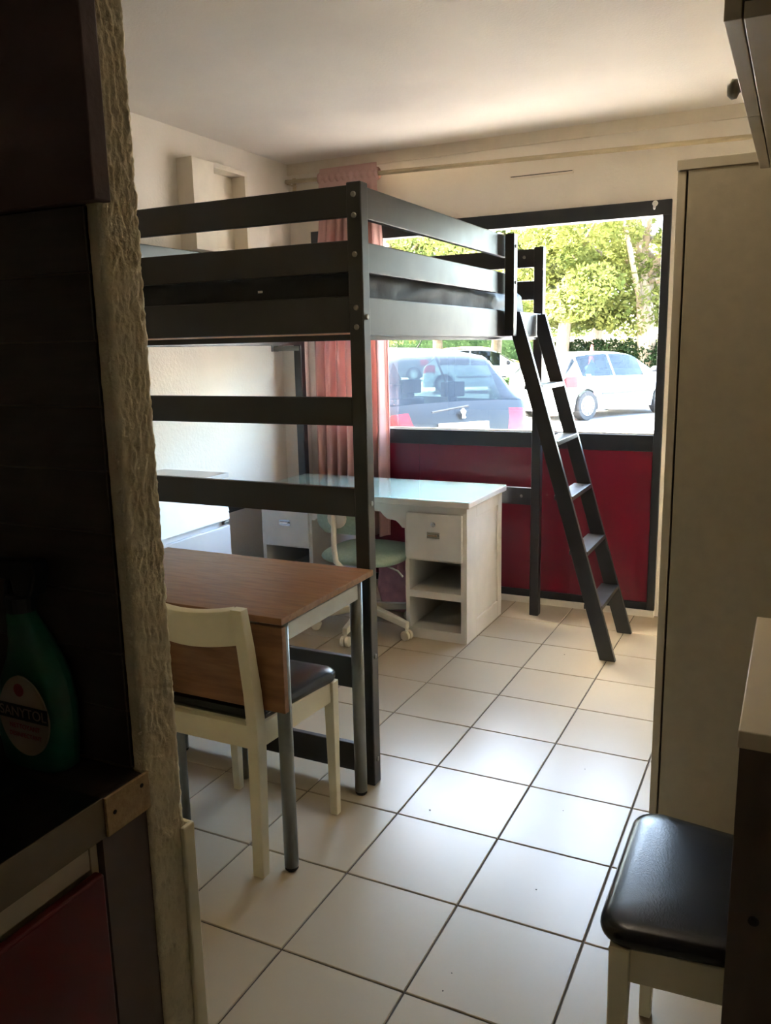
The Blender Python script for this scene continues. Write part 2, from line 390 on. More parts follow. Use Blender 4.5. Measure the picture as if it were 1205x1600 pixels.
for i in range(9):
    a = 2*PI*i/8*.999; r = []
    for j in range(60):
        s = j/59; x = lerp(-1.185, -.795, s); rr = .024+.004*math.sin(60*s)
        zc = lerp(2.418, 2.352, (x-XL)/(XR-XL))
        r.append((x, 2.91+rr*math.cos(a), zc+rr*1.25*math.sin(a)))
    rows.append(r)
hd.grid(rows).build('rod_pocket', 'curtain', cu, smooth=True, solid=.002)

# ------------------------------------------------------------------ loft bed
BX0, BX1, BY0, BY1 = -1.30, .194, .785, 2.79
bed = thing('loft_bed', 'tall dark wooden loft bed with slatted guard rails', 'bed', ((BX0+BX1)/2, (BY0+BY1)/2, 0))
B = lambda n, *a, mt='bed_wood', bv=.003, par=None: box(*a).build(n, mt, par or bed, bevel=bv)
posts = []
for (x, y) in ((BX1-.049, BY0), (BX1-.049, BY1-.047), (BX0, BY0), (BX0, BY1-.047)):
    posts.append(B('post', x, x+.049, y, y+.047, 0, 1.931, bv=.004))
mid = B('guard_post', BX1, BX1+.042, 2.13, 2.178, 1.49, 1.925, bv=.003)
RA, RB = BX0+.049, BX1-.049
for (z0, z1) in ((1.834, 1.924), (1.675, 1.768), (1.497, 1.606)):
    B('end_rail', RA, RB, BY0+.006, BY0+.028, z0, z1)
    B('end_rail', RA, RB, BY1-.028, BY1-.006, z0, z1)
for (z0, z1) in ((1.212, 1.301), (.922, 1.015), (.337, .445), (.037, .136)): B('end_rail', RA, RB, BY0+.006, BY0+.028, z0, z1)
B('end_rail', RA, RB, BY1-.028, BY1-.006, .608, .701)
for (z0, z1) in ((1.828, 1.920), (1.673, 1.762)):
    B('side_rail', BX1-.026, BX1-.004, BY0+.047, 2.178, z0, z1)
B('side_rail', BX1-.026, BX1-.004, BY0+.047, BY1-.047, 1.487, 1.602)
for (z0, z1) in ((1.834, 1.924), (1.497, 1.606), (.608, .701)): B('side_rail', BX0+.004, BX0+.026, BY0+.047, BY1-.047, z0, z1)
for x in (BX1-.056, BX0+.026): B('slat_bearer', x, x+.03, BY0+.05, BY1-.05, 1.474, 1.496, mt='bed_wood')
B('slat_bearer', RA, RB, BY0+.03, BY0+.05, 1.474, 1.492)
for k in range(15):
    y = BY0+.06+k*(BY1-BY0-.20)/14
    B('slat', BX0+.03, BX1-.03, y, y+.085, 1.497, 1.512, mt='pine', bv=.002)
def bolt(p, axis, par):
    m = MB(); m.lathe([(.0085, 0), (.0085, .0025), (.006, .0045)] if axis == 'x' else [(.0085, 0), (.0085, -.0025), (.006, -.0045)], p, 12, axis)
    m.build('bolt', 'steel', par, smooth=False)
for z in (1.895, 1.836, 1.725, 1.57, 1.513): bolt((BX1-.024, BY0, z), 'y', posts[0])
for z in (1.543, .966, .455, .09): bolt((BX1, BY0+.023, z), 'x', posts[0])
for z in (1.90, 1.86, 1.72): bolt((BX1-.024, BY1-.028-.0005, z), 'y', bed) if False else None
for z in (1.872, 1.72): bolt((BX1+.042, 2.154, z), 'x', mid)
bolt((BX1-.105, BY1-.028, 1.885), 'y', bed); bolt((BX1-.105, BY1-.028, .655), 'y', bed)
br = MB().box(XL+.001, XL+.006, 2.72, 2.79, 1.44, 1.475).box(XL+.001, BX0+.04, 2.738, 2.742, 1.443, 1.470)
br.build('wall_bracket', 'steel', bed)

# ladder
lad = thing('ladder', 'dark wooden ladder leaning on the side of the loft bed', 'ladder', (.672, 2.45, 0))
def xs_at(z): return lerp(.672, .199, z/1.596)
for y in (2.228, 2.642):
    hw = .036; m = MB()
    zt_ = 1.597
    xt = xs_at(zt_)
    m.prism([(xs_at(0)-hw, 0), (xs_at(0)+hw, 0), (xt+hw, zt_), (BX1+.0005, zt_), (BX1+.0005, 1.50)], 'y', y, y+.026)
    m.build('stringer', 'bed_wood', lad, bevel=.002)
for z in (1.268, 1.014, .762, .507, .254):
    x = xs_at(z); box(x-.046, x+.040, 2.254, 2.642, z-.022, z).build('step', 'bed_wood', lad, bevel=.002)

# mattress
def mattress():
    x0, x1, y0, y1, z0, z1 = -1.245, .158, .835, 2.58, 1.5125, 1.70
    bm = bmesh.new(); bmesh.ops.create_cube(bm, size=1)
    bmesh.ops.subdivide_edges(bm, edges=bm.edges, cuts=47, use_grid_fill=True)
    V = []; F = []
    c = Vector(((x0+x1)/2, (y0+y1)/2, (z0+z1)/2)); h = Vector(((x1-x0)/2, (y1-y0)/2, (z1-z0)/2)); rr = .055
    for v in bm.verts:
        p = Vector((v.co.x*2*h.x, v.co.y*2*h.y, v.co.z*2*h.z))
        q = Vector((max(-h.x+rr, min(h.x-rr, p.x)), max(-h.y+rr, min(h.y-rr, p.y)), max(-h.z+rr, min(h.z-rr, p.z))))
        d = p-q
        if d.length > 1e-6: p = q+d.normalized()*min(rr, d.length if d.length < rr else rr)
        wr = noise.noise(Vector((p.x*9, p.y*9, p.z*22)))*.008+noise.noise(Vector((p.x*23+3, p.y*23, p.z*30)))*.004
        n = d.normalized() if d.length > 1e-6 else Vector((0, 0, 1))
        p = p+n*wr
        P = c+p; P.z = max(P.z, z0); P.x = min(P.x, .163); P.y = max(P.y, .815)
        V.append(P)
    bm.verts.index_update(); F = [[v.index for v in f.verts] for f in bm.faces]; bm.free()
    return MB().add(V, F)
ma = mattress().build('mattress', 'mattress', smooth=True); tag(ma, 'mattress in a crumpled black cover up on the loft bed', 'mattress')

MB().box(-.20, -.183, .8085, .8105, 1.630, 1.637).build('care_tag', 'plastic_white', ma)

# wall box on the left wall
wb = thing('wall_box', 'cream boxed niche fixed high on the wall behind the bed', 'wall box', (XL, 2.2, 1.96))
x1 = XL+.10
box(XL, x1, 1.96, 2.13, 1.95, 2.385).build('closed_side', 'trim_white', wb, bevel=.002)
box(XL, x1, 2.13, 2.42, 2.36, 2.385).build('top_board', 'trim_white', wb, bevel=.002)
box(XL, x1, 2.395, 2.42, 1.95, 2.36).build('side_board', 'trim_white', wb, bevel=.002)
box(XL, x1, 2.13, 2.395, 1.95, 1.975).build('bottom_board', 'trim_white', wb, bevel=.002)
box(XL, XL+.012, 2.13, 2.395, 1.975, 2.36).build('back_board', 'trim_white', wb)

# ------------------------------------------------------------------ desk
DX0, DX1, DY0, DY1 = -1.19, -.012, 2.18, 2.71
desk = thing('desk', 'white two-pedestal wooden desk under the loft bed', 'desk', ((DX0+DX1)/2, (DY0+DY1)/2, 0))
D = lambda n, *a, mt='desk_white', bv=.002, par=None: box(*a).build(n, mt, par or desk, bevel=bv)
D('desk_top', DX0-.045, DX1+.032, DY0-.03, DY1+.01, .688, .7188, bv=.005)
D('top_toning_sheet', DX0-.043, DX1+.030, DY0-.028, DY1+.008, .7189, .7196, mt='desk_top', bv=0)  # added sheet; its grey tones down the brightly lit white top
gl = D('glass_sheet', DX0-.043, DX1+.030, DY0-.028, DY1+.008, .7198, .7248, mt='desk_glass', bv=0)
gl['label'] = 'greenish glass sheet covering the desk top'
for (a, b, lock) in ((-.332, DX1, True), (DX0, -.875, False)):
    D('pedestal_side', a, a+.018, DY0+.012, DY1, 0, .688); D('pedestal_side', b-.018, b, DY0+.012, DY1, 0, .688)
    D('pedestal_back', a+.018, b-.018, DY1-.012, DY1, .04, .688)
    f = MB().box(a, a+.022, DY0, DY0+.018, 0, .688).box(b-.022, b, DY0, DY0+.018, 0, .688).box(a+.022, b-.022, DY0, DY0+.018, 0, .052).box(a+.022, b-.022, DY0, DY0+.018, .652, .688).box(a+.022, b-.022, DY0, DY0+.018, .408, .424).box(a+.022, b-.022, DY0, DY0+.018, .214, .25)
    f.build('face_frame', 'desk_white', desk)
    D('shelf', a+.018, b-.018, DY0+.018, DY1-.012, .228, .248); D('shelf', a+.018, b-.018, DY0+.018, DY1-.012, .034, .05)
    dr = D('drawer', a+.012, b-.012, DY0-.016, DY0, .416, .650, bv=.004)
    hx = (a+b)/2
    bp = MB().box(hx-.034, hx+.034, DY0-.019, DY0-.0158, .528, .560); bp.build('handle_plate', 'chrome', dr, bevel=.001)
    hm = MB()
    rows = [[(hx+.026*math.cos(t), DY0-.019-.014*math.sin(s), .550-.014*math.sin(t/1.0)*0-.012*(1-math.cos(s))) for t in [PI*k/8 for k in range(9)]] for s in [PI/2*k/5 for k in range(6)]]
    hm.grid(rows); hm.build('cup_handle', 'chrome', dr, smooth=True, solid=.0015)
    if lock: MB().lathe([(.0125, 0), (.0125, -.004), (.007, -.005)], (hx, DY0-.016, .598), 14, 'y').build('lock', 'chrome', dr)
# raised frame on the pedestal's outer side
sf = MB()
for (a, b, c, d) in ((DY0, DY0+.14, .0, .688), (DY1-.06, DY1, .0, .688), (DY0+.14, DY1-.06, .0, .09), (DY0+.14, DY1-.06, .62, .688)): sf.box(DX1, DX1+.009, a, b, c, d)
sf.build('side_frame', 'desk_white', desk, bevel=.002)
# scalloped apron over the knee space
poly = [(-.875, .688), (-.332, .688)]
for k in range(33):
    s = k/32; x = lerp(-.332, -.875, s); e = min(s, 1-s)
    z = .565 if e < .03 else lerp(.565, .64, min(1, max(0, (e-.03)/.22)))+(.012*math.sin((e-.03)/.22*2*PI) if e < .25 else 0)
    poly.append((x, z))
MB().prism(poly, 'y', DY0+.004, DY0+.02).build('apron', 'desk_white', desk)

# swivel chair
SX, SY = -.565, 2.19
sw = thing('swivel_chair', 'mint green swivel chair with ivory base pushed under the desk', 'chair', (SX, SY, 0))
for k in range(5):
    a = math.radians(-86+72*k); d = Vector((math.cos(a), math.sin(a), 0)); n = Vector((-d.y, d.x, 0)); c = Vector((SX, SY, 0))
    m = MB(); p, q = c+d*.03, c+d*.275
    m.hexa([p-n*.02+Vector((0, 0, .105)), q-n*.014+Vector((0, 0, .062)), q+n*.014+Vector((0, 0, .062)), p+n*.02+Vector((0, 0, .105))],
           [p-n*.02+Vector((0, 0, .145)), q-n*.014+Vector((0, 0, .095)), q+n*.014+Vector((0, 0, .095)), p+n*.02+Vector((0, 0, .145))])
    m.build('base_arm', 'ivory_plastic', sw, bevel=.004)
    w_ = c+d*.268
    cs = MB()
    for s in (-1, 1):
        e = w_+n*s*.013
        cs.tube([e-n*.009+Vector((0, 0, .026)), e+n*.009+Vector((0, 0, .026))], .026, 14)
    cst = cs.build('castor', 'ivory_plastic', sw, bevel=.003)
    MB().tube([w_+Vector((0, 0, .026)), w_+Vector((0, 0, .064))], .009, 10).build('castor_stem', 'ivory_plastic', cst)
MB().lathe([(.036, .10), (.036, .15), (.026, .16), (.026, .36), (.05, .365), (.05, .38)], (SX, SY, 0), 18).build('column', 'ivory_plastic', sw, smooth=False)
def cushion(cx, cy, z0, z1, rx, ry, n=40, p=3.2):
    m = MB(); rows = []
    for i in range(13):
        t = -PI/2+PI*i/12; k = max(1e-4, math.cos(t))**.45; z = lerp(z0, z1, (math.sin(t)+1)/2)
        rows.append([(cx+rx*k*math.copysign(abs(math.cos(a))**(2/p), math.cos(a)), cy+ry*k*math.copysign(abs(math.sin(a))**(2/p), math.sin(a)), z) for a in [2*PI*j/n for j in range(n+1)]])
    m.grid(rows); return m
cushion(SX+.015, SY+.02, .375, .452, .225, .215).build('seat', 'mint', sw, smooth=True)
MB().tube([(SX+.05, SY-.06, .372), (SX+.045, SY-.19, .368), (SX+.01, SY-.245, .385), (SX-.02, SY-.268, .43), (SX-.028, SY-.27, .50), (SX-.028, SY-.262, .66)], .0135, 12).build('back_tube', 'ivory_plastic', sw, smooth=True)
MB().lathe([(.05, 0), (.05, .02), (.03, .03)], (SX-.015, SY-.262, .645), 16, 'y').build('back_hub', 'ivory_plastic', sw)
rows = []
for i in range(11):
    v = i/10; r = []
    for j in range(25):
        u = -1+2*j/24; kx = (1-abs(2*v-1)**3.)**.5*.0+1
        xx = u*.135*(1-.35*abs(2*v-1)**3); zz = .565+.15*v+.02*u*u*0
        r.append((SX-.01+xx, SY-.232+.03*u*u-.006*math.sin(PI*v), zz))
    rows.append(r)
MB().grid(rows).build('backrest', 'mint', sw, smooth=True, solid=.028, bevel=.008)
MB().tube([(SX+.05, SY+.02, .37), (SX+.20, SY-.03, .345), (SX+.235, SY-.05, .325)], .005, 8).build('height_lever', 'ivory_plastic', sw)

# pink bag on the floor under the desk
bag = thing('bag', 'pink cloth bag slumped on the floor under the desk', 'bag', (-.52, 2.56, 0))
rows = []
for i in range(22):
    t = i/21; z = .0+.32*t; r = []
    rx = curve([(0, .10), (.1, .15), (.35, .17), (.7, .16), (1, .14)], t); ry = curve([(0, .05), (.15, .085), (.5, .08), (1, .035)], t)
    for j in range(41):
        a = 2*PI*j/40; k = 1+.10*noise.noise(Vector((math.cos(a)*2.2, math.sin(a)*2.2, z*11)))
        r.append((-.52+rx*k*math.cos(a), 2.575+ry*k*math.sin(a), z-.07*t*math.cos(a)*(1 if t > .5 else t*2)-(.03*t if math.cos(a) > .5 else 0)))
    rows.append(r)
m = MB().grid(rows); m.add([(p[0], p[1], p[2]) for p in rows[0][:-1]], [tuple(range(40))]); m.build('pouch', 'pink_cloth', bag, smooth=True)
for dx in (-.07, .06):
    MB().tube([(-.52+dx-.04, 2.535, .24), (-.52+dx-.02, 2.51, .31), (-.52+dx+.01, 2.515, .345), (-.52+dx+.03, 2.52, .29), (-.52+dx+.05, 2.525, .21)], .011, 8).build('strap', 'pink_cloth', bag, smooth=True)

# ------------------------------------------------------------------ chest of drawers
CX1, CY1, CH = -1.04, 1.705, .879
ch = thing('chest_of_drawers', 'white chest of drawers standing against the left wall', 'chest', ((XL+CX1)/2, 1.25, 0))
box(XL+.012, CX1-.02, .86, CY1-.003, .0, CH-.022).build('carcass', 'drawer_white', ch, bevel=.002)
box(XL+.012, CX1+.004, .855, CY1, CH-.022, CH).build('top', 'dresser_top', ch, bevel=.002)
def ribbed(z0, z1, n):
    poly = [(CX1-.02, z1), (CX1-.02, z0)]
    for k in range(n):
        a = lerp(z0, z1, k/n); b = lerp(z0, z1, (k+1)/n); poly += [(CX1, a), (CX1-.006, b-.001)]
    return poly
m = MB(); po = ribbed(.655, .832, 9); m.prism(po, 'y', .865, CY1-.006); m.build('drawer', 'drawer_white', ch)
for (a, b) in ((.45, .625), (.245, .43), (.04, .225)):
    d = box(CX1-.02, CX1, .865, CY1-.006, a, b).build('drawer', 'drawer_white', ch, bevel=.003)
box(CX1-.016, CX1+.002, CY1-.05, CY1-.012, .632, .648).build('drawer_pull', 'steel', ch, bevel=.002)

# ------------------------------------------------------------------ drop-leaf table
tb = thing('drop_leaf_table', 'wood-effect drop-leaf table with grey metal legs', 'table', (-.2, .5, 0))
TX0, TX1, TY0, TY1, TZ = -.62, .212, .245, .774, .76
box(TX0, TX1, TY0, TY1, TZ-.019, TZ).build('table_top', 'laminate_oak', tb, bevel=.0015)
lf = box(TX0, TX1-.002, TY0+.002, TY0+.021, .492, TZ-.027).build('drop_leaf', 'laminate_oak', tb, bevel=.0015)
for x in (.09, -.45):
    MB().box(x, x+.035, TY0+.021, TY0+.026, TZ-.07, TZ-.02).tube([(x-.005, TY0+.012, TZ-.0235), (x+.04, TY0+.012, TZ-.0235)], .004, 8).build('hinge', 'steel', lf)
for (x, y) in ((.182, .285), (.172, .728), (-.575, .285), (-.575, .728)):
    lg = MB().tube([(x, y, .012), (x, y, TZ-.0195)], .0205, 18).build('leg', 'grey_metal', tb, smooth=True)
    MB().lathe([(.016, 0), (.0195, .004), (.0195, .013)], (x, y, 0), 16).build('foot', 'tyre', lg)
ap = lambda *a: box(*a).build('apron', 'pale_metal', tb, bevel=.002)
ap(.172, .190, .306, .708, TZ-.082, TZ-.034); ap(-.585, -.567, .306, .708, TZ-.082, TZ-.034)
ap(-.555, .152, .719, .737, TZ-.082, TZ-.034); ap(-.555, .162, .276, .294, TZ-.082, TZ-.034)
MB().tube([(-.243, .345, 0), (-.243, .345, .60), (-.243, .36, .63), (-.243, .64, .63), (-.243, .655, .60), (-.243, .655, 0)], .013, 12).build('gate_leg', 'grey_metal', tb, smooth=True)

# ------------------------------------------------------------------ chairs
def make_chair(name, label, loc, rotz):
    c = thing(name, label, 'chair', loc, rotz, 'cream dining chairs')
    K = dict(local=True)
    for s in (-1, 1):
        m = MB(); prof = [(-.177, 0, .016), (-.177, .25, .019), (-.178, .44, .021), (-.187, .55, .019), (-.206, .68, .017), (-.228, .797, .015)]
        rows = []
        for (y, z, h) in prof:
            x = s*lerp(.153, .163, min(1, z/.44)); rows.append([(x-.017, y-h, z), (x+.017, y-h, z), (x+.017, y+h, z), (x-.017, y+h, z), (x-.017, y-h, z)])
        m.grid(rows); m.add(rows[0][:4], [(0, 1, 2, 3)]); m.add(rows[-1][:4], [(0, 1, 2, 3)])
        m.build('leg', 'cream_paint', c, bevel=.0025, **K)
        m = MB(); x = s*.188
        m.hexa([(x-.013, .172, 0), (x+.013, .172, 0), (x+.013, .196, 0), (x-.013, .196, 0)], [(x-.0175, .163, .45), (x+.0175, .163, .45), (x+.0175, .198, .45), (x-.0175, .198, .45)])
        m.build('leg', 'cream_paint', c, bevel=.0025, **K)
        m = MB(); a, b = s*.163, s*.186
        m.hexa([(a-.010, -.16, .385), (a+.010, -.16, .385), (b+.010, .165, .385), (b-.010, .165, .385)], [(a-.010, -.16, .452), (a+.010, -.16, .452), (b+.010, .165, .452), (b-.010, .165, .452)])
        m.build('side_apron', 'cream_paint', c, bevel=.002, **K)
    box(-.147, .147, -.19, -.168, .385, .452).build('back_apron', 'cream_paint', c, bevel=.002, **K)
    box(-.171, .171, .170, .192, .385, .452).build('front_apron', 'cream_paint', c, bevel=.002, **K)
    box(-.17, .17, -.15, .165, .436, .447).build('seat_board', 'cream_paint', c, **K)
    rows = []
    for i in range(9):
        v = i/8; z = lerp(.695, .797, v); r = []
        for j in range(25):
            u = -1+2*j/24; yb = lerp(-.2085, -.228, v)-.028*(1-u*u)
            zz = z+(.012*u*u if v > .5 else -.012*(1-u*u)*(1-v))
            r.append((u*.147, yb, zz-.012*v))
        rows.append(r)
    MB().grid(rows).build('top_rail', 'cream_paint', c, smooth=True, solid=.022, bevel=.002, **K)
    # vinyl seat pad, rounded at the front corners
    m = MB(); rows = []
    outline = []
    def corner(cx, cy, r, a0, n=7):
        for k in range(n+1):
            a = a0+PI/2*k/n; outline.append((cx+r*math.cos(a), cy+r*math.sin(a)))
    corner(.205-.05, .222-.05, .05, 0); corner(-.205+.05, .222-.05, .05, PI/2); corner(-.162+.012, -.158+.012, .012, PI); corner(.162-.012, -.158+.012, .012, 1.5*PI)
    n = len(outline); cen = (0, .03)
    for (k, z) in ((.90, .448), (.965, .449), (.99, .455), (1., .463), (.995, .472), (.97, .479), (.92, .483), (.8, .486), (.5, .488), (.15, .4885)):
        rows.append([(cen[0]+(p[0]-cen[0])*k, cen[1]+(p[1]-cen[1])*k, z) for p in outline+outline[:1]])
    m.grid(rows); m.add(rows[0][:-1], [tuple(range(n))]); m.add(rows[-1][:-1], [tuple(range(n))])
    m.build('seat', 'black_vinyl', c, smooth=True, **K)
    return c
make_chair('dining_chair', 'cream wooden chair with black seat tucked under the drop-leaf table', (-.035, .405, 0), 0)
make_chair('dining_chair', 'cream chair with black seat beside the tall wardrobe, partly hidden by the console', (1.358, -.02, 0), PI/2)

# ------------------------------------------------------------------ wardrobe
WY0 = .922
wd = thing('wardrobe', 'tall beige wardrobe seen from its side panel', 'wardrobe', (1.39, WY0+.45, 0))
box(1.089, 1.089+.60, WY0, WY0+.018, 0, 1.888).build('side_panel', 'wardrobe', wd, bevel=.001)
box(1.089, 1.089+.60, WY0+.94, WY0+.958, 0, 1.888).build('side_panel', 'wardrobe', wd, bevel=.001)
box(1.089, 1.689, WY0+.018, WY0+.94, .06, .08).build('bottom_panel', 'wardrobe', wd)
box(1.677, 1.689, WY0+.018, WY0+.94, .08, 1.888).build('back_panel', 'wardrobe', wd)
box(1.060, 1.692, WY0-.004, WY0+.962, 1.8885, 1.914).build('top_panel', 'wardrobe_edge', wd, bevel=.0015)
for (a, b) in ((WY0+.001, WY0+.478), (WY0+.481, WY0+.957)):
    d = box(1.062, 1.0835, a, b, .012, 1.8865).build('door', 'wardrobe_edge', wd, bevel=.0015)
    yk = WY0+.44 if a < WY0+.3 else WY0+.52
    MB().lathe([(.006, 0), (.006, -.012), (.013, -.016), (.011, -.026)], (1.062, yk, 1.0), 14, 'x').build('knob', 'steel', d, smooth=True)

# ------------------------------------------------------------------ console and upper cabinet on the right
cn = thing('console', 'dark brown console with pale top at the right edge', 'console', (1.53, 0, 0))
box(1.343, 1.70, -.272, -.254, 0, .872).build('end_panel', 'brown_laminate_and_shade', cn, bevel=.001)
box(1.343, 1.70, .262, .280, 0, .872).build('end_panel', 'brown_laminate_and_shade', cn, bevel=.001)
box(1.340, 1.703, -.275, .283, .8725, .900).build('top', 'beige_laminate', cn, bevel=.002)
box(1.690, 1.702, -.254, .262, .60, .872).build('back_panel', 'brown_laminate_and_shade', cn)
MB().lathe([(.008, 0), (.008, -.002), (.005, -.003)], (1.378, -.272, .60), 12, 'y').build('screw', 'gap', cn)
uc = thing('upper_cabinet', 'beige wall cabinet hanging at the upper right', 'cabinet', (1.5, .05, 1.8))
box(1.302, 1.715, -.405, .512, 1.8, 1.818).build('bottom_panel', 'beige_laminate', uc, bevel=.001)
box(1.302, 1.715, -.405, -.387, 1.8185, 2.50).build('end_panel', 'brown_laminate_and_shade', uc, bevel=.001)  # shade on the near end, put in as brown; other panels are beige
box(1.302, 1.715, .494, .512, 1.8185, 2.50).build('end_panel', 'beige_laminate', uc, bevel=.001)
box(1.302, 1.715, -.405, .512, 2.5005, 2.518).build('top_panel', 'beige_laminate', uc)
for (a, b) in ((-.404, .052), (.055, .511)):
    d = box(1.281, 1.300, a, b, 1.801, 2.516).build('door', 'beige_laminate', uc, bevel=.001)
    yk = .01
    if a < 0: MB().lathe([(.006, 0), (.006, -.010), (.014, -.014), (.015, -.022), (.009, -.028)], (1.281, yk, 1.835), 14, 'x').build('knob', 'steel', d, smooth=True)

# ------------------------------------------------------------------ ceiling lamp (above and before the view)
cl = thing('ceiling_lamp', 'round opal ceiling lamp above the entry to the room', 'lamp', (.75, .65, 2.40))
MB().lathe([(.17, ZC-.002), (.17, ZC-.03), (.10, ZC-.035)], (.75, .65, 0), 32).build('base', 'plastic_white', cl)
om = bpy.data.materials.new('opal'); om.use_nodes = True; nb = om.node_tree.nodes['Principled BSDF']
nb.inputs['Base Color'].default_value = (.9, .86, .78, 1); nb.inputs['Emission Color'].default_value = (1., .83, .62, 1); nb.inputs['Emission Strength'].default_value = LAMP_WATTS; MATS['opal'] = om
MB().lathe([(.16, ZC-.0305), (.16, ZC-.05), (.145, ZC-.08), (.11, ZC-.105), (.06, ZC-.12), (.005, ZC-.125)], (.75, .65, 0), 32).build('opal_dome', 'opal', cl, smooth=True)

# ------------------------------------------------------------------ kitchenette
kc = thing('kitchen_unit', 'kitchen base unit with red doors and brown filler', 'cabinet', (.3, -1.3, 0))
box(0.004, .606, -2.2, -.799, .08, .846).build('carcass', 'kitchen_white', kc)
box(.606, .618, -2.2, -.812, .806, .846).build('front_rail', 'kitchen_white', kc, bevel=.001)
box(.606, .619, -.811, -.799, .08, .846).build('front_stile', 'kitchen_white', kc, bevel=.001)
for (a, b) in ((-1.30, -.806), (-1.80, -1.303)):
    box(.620, .636, a, b, .09, .803).build('door', 'kitchen_red', kc, bevel=.004, seg=3)['label'] = 'glossy red cabinet door'
box(.56, .628, -.797, YP0, 0, .846).build('filler_panel', 'filler_brown', kc)
wt = thing('worktop', 'black kitchen worktop with raw chipboard end piece', 'worktop', (.3, -1.4, .846))
box(.004, .630, -2.2, -.795, .8465, .8995).build('slab', 'counter_black', wt)
box(.6302, .6325, -2.2, -.795, .8465, .8998).build('front_edge', 'counter_edge', wt)
box(.004, .632, -.7945, YP0-.0065, .8465, .8990).build('end_piece', 'backsplash', wt)
cb = box(.6322, .637, -.7945, YP0+.001, .8465, .8995).build('edge_block', 'chipboard', wt, bevel=.001); cb['label'] = 'raw chipboard end with two screw holes'
for (y, z) in ((-.781, .875), (-.731, .886)): MB().lathe([(.003, 0), (.003, .0006)], (.637, y, z), 10, 'x').build('screw_hole', 'gap', cb)

# spray bottle
bt = thing('spray_bottle', 'green spray bottle of cleaner with white oval label on the worktop', 'bottle', (.482, -.754, .8995))
bx, by, bz = .482, -.754, .8995
rows = []
for (z, cx, hx, hy) in ((0, 0, .052, .024), (.006, 0, .060, .028), (.04, 0, .064, .030), (.09, .002, .064, .029), (.125, .006, .056, .027), (.15, .008, .044, .025), (.175, .004, .033, .022), (.195, -.004, .026, .019), (.21, -.010, .020, .017), (.218, -.010, .0165, .0165)):
    rows.append([(bx+cx+hx*math.copysign(abs(math.cos(a))**.75, math.cos(a)), by+hy*math.copysign(abs(math.sin(a))**.75, math.sin(a)), bz+z) for a in [2*PI*k/36 for k in range(37)]])
m = MB().grid(rows); m.add(rows[0][:-1], [tuple(range(36))]); m.build('flask', 'green_plastic', bt, smooth=True)
MB().lathe([(.019, .216), (.019, .236), (.014, .240)], (bx-.010, by, bz), 20).build('collar', 'dark_plastic', bt)
hp = [(bx-.048, bz+.262), (bx-.048, bz+.284), (bx+.030, bz+.290), (bx+.036, bz+.272), (bx+.022, bz+.238), (bx-.006, bz+.238), (bx-.010, bz+.260)]
MB().prism(hp, 'y', by-.014, by+.014).build('spray_head', 'dark_plastic', bt, bevel=.004)
MB().prism([(bx-.022, bz+.260), (bx-.030, bz+.258), (bx-.038, bz+.222), (bx-.032, bz+.222)], 'y', by-.007, by+.007).build('trigger', 'dark_plastic', bt, bevel=.002)
poly = []
for k in range(40):
    a = 2*PI*k/40; s_, c_ = math.sin(a), math.cos(a)
    poly.append((bx+.012+.046*c_*(1-.12*max(0, s_)), bz+.082+.056*s_))
lb = MB().prism(poly, 'y', by-.0325, by-.030).build('label', 'label_white', bt)
MB().box(bx-.033, bx+.057, by-.0333, by-.0322, bz+.076, bz+.097).build('label_band', 'label_black', lb)
text('lettering', 'SANYTOL', .0195, 'label_white', lb, (bx+.012, by-.0336, bz+.0862), FACE_MY, .0002)
text('lettering', 'NETTOYANT', .0095, 'label_red', lb, (bx+.012, by-.0328, bz+.066), FACE_MY, .0002)
text('lettering', 'DÉSINFECTANT', .0085, 'label_red', lb, (bx+.012, by-.0328, bz+.054), FACE_MY, .0002)
MB().lathe([(.009, 0), (.009, -.0008)], (bx+.008, by-.0322, bz+.118), 16, 'y').build('emblem', 'label_red', lb)

# a few dark crumbs on the tiles
cm = MB()
for k, (x, y) in enumerate([(.744, .1), (.746, .04), (1.121, .13), (.806, .896), (.838, .482), (.42, .726), (.808, 1.186), (.47, 2.234)]):
    a = k*1.7; r = .0012+.0004*(k % 3)
    cm.lathe([(r*.5, 0), (r, r*.4), (r*.6, r)], (x, y, .0002), 7, sx=1+.9*abs(math.cos(a)), sy=1+.6*abs(math.sin(a)))
tag(cm.build('crumbs', 'gap'), 'tiny dark crumbs scattered over the beige floor tiles', 'crumbs', kind='stuff')

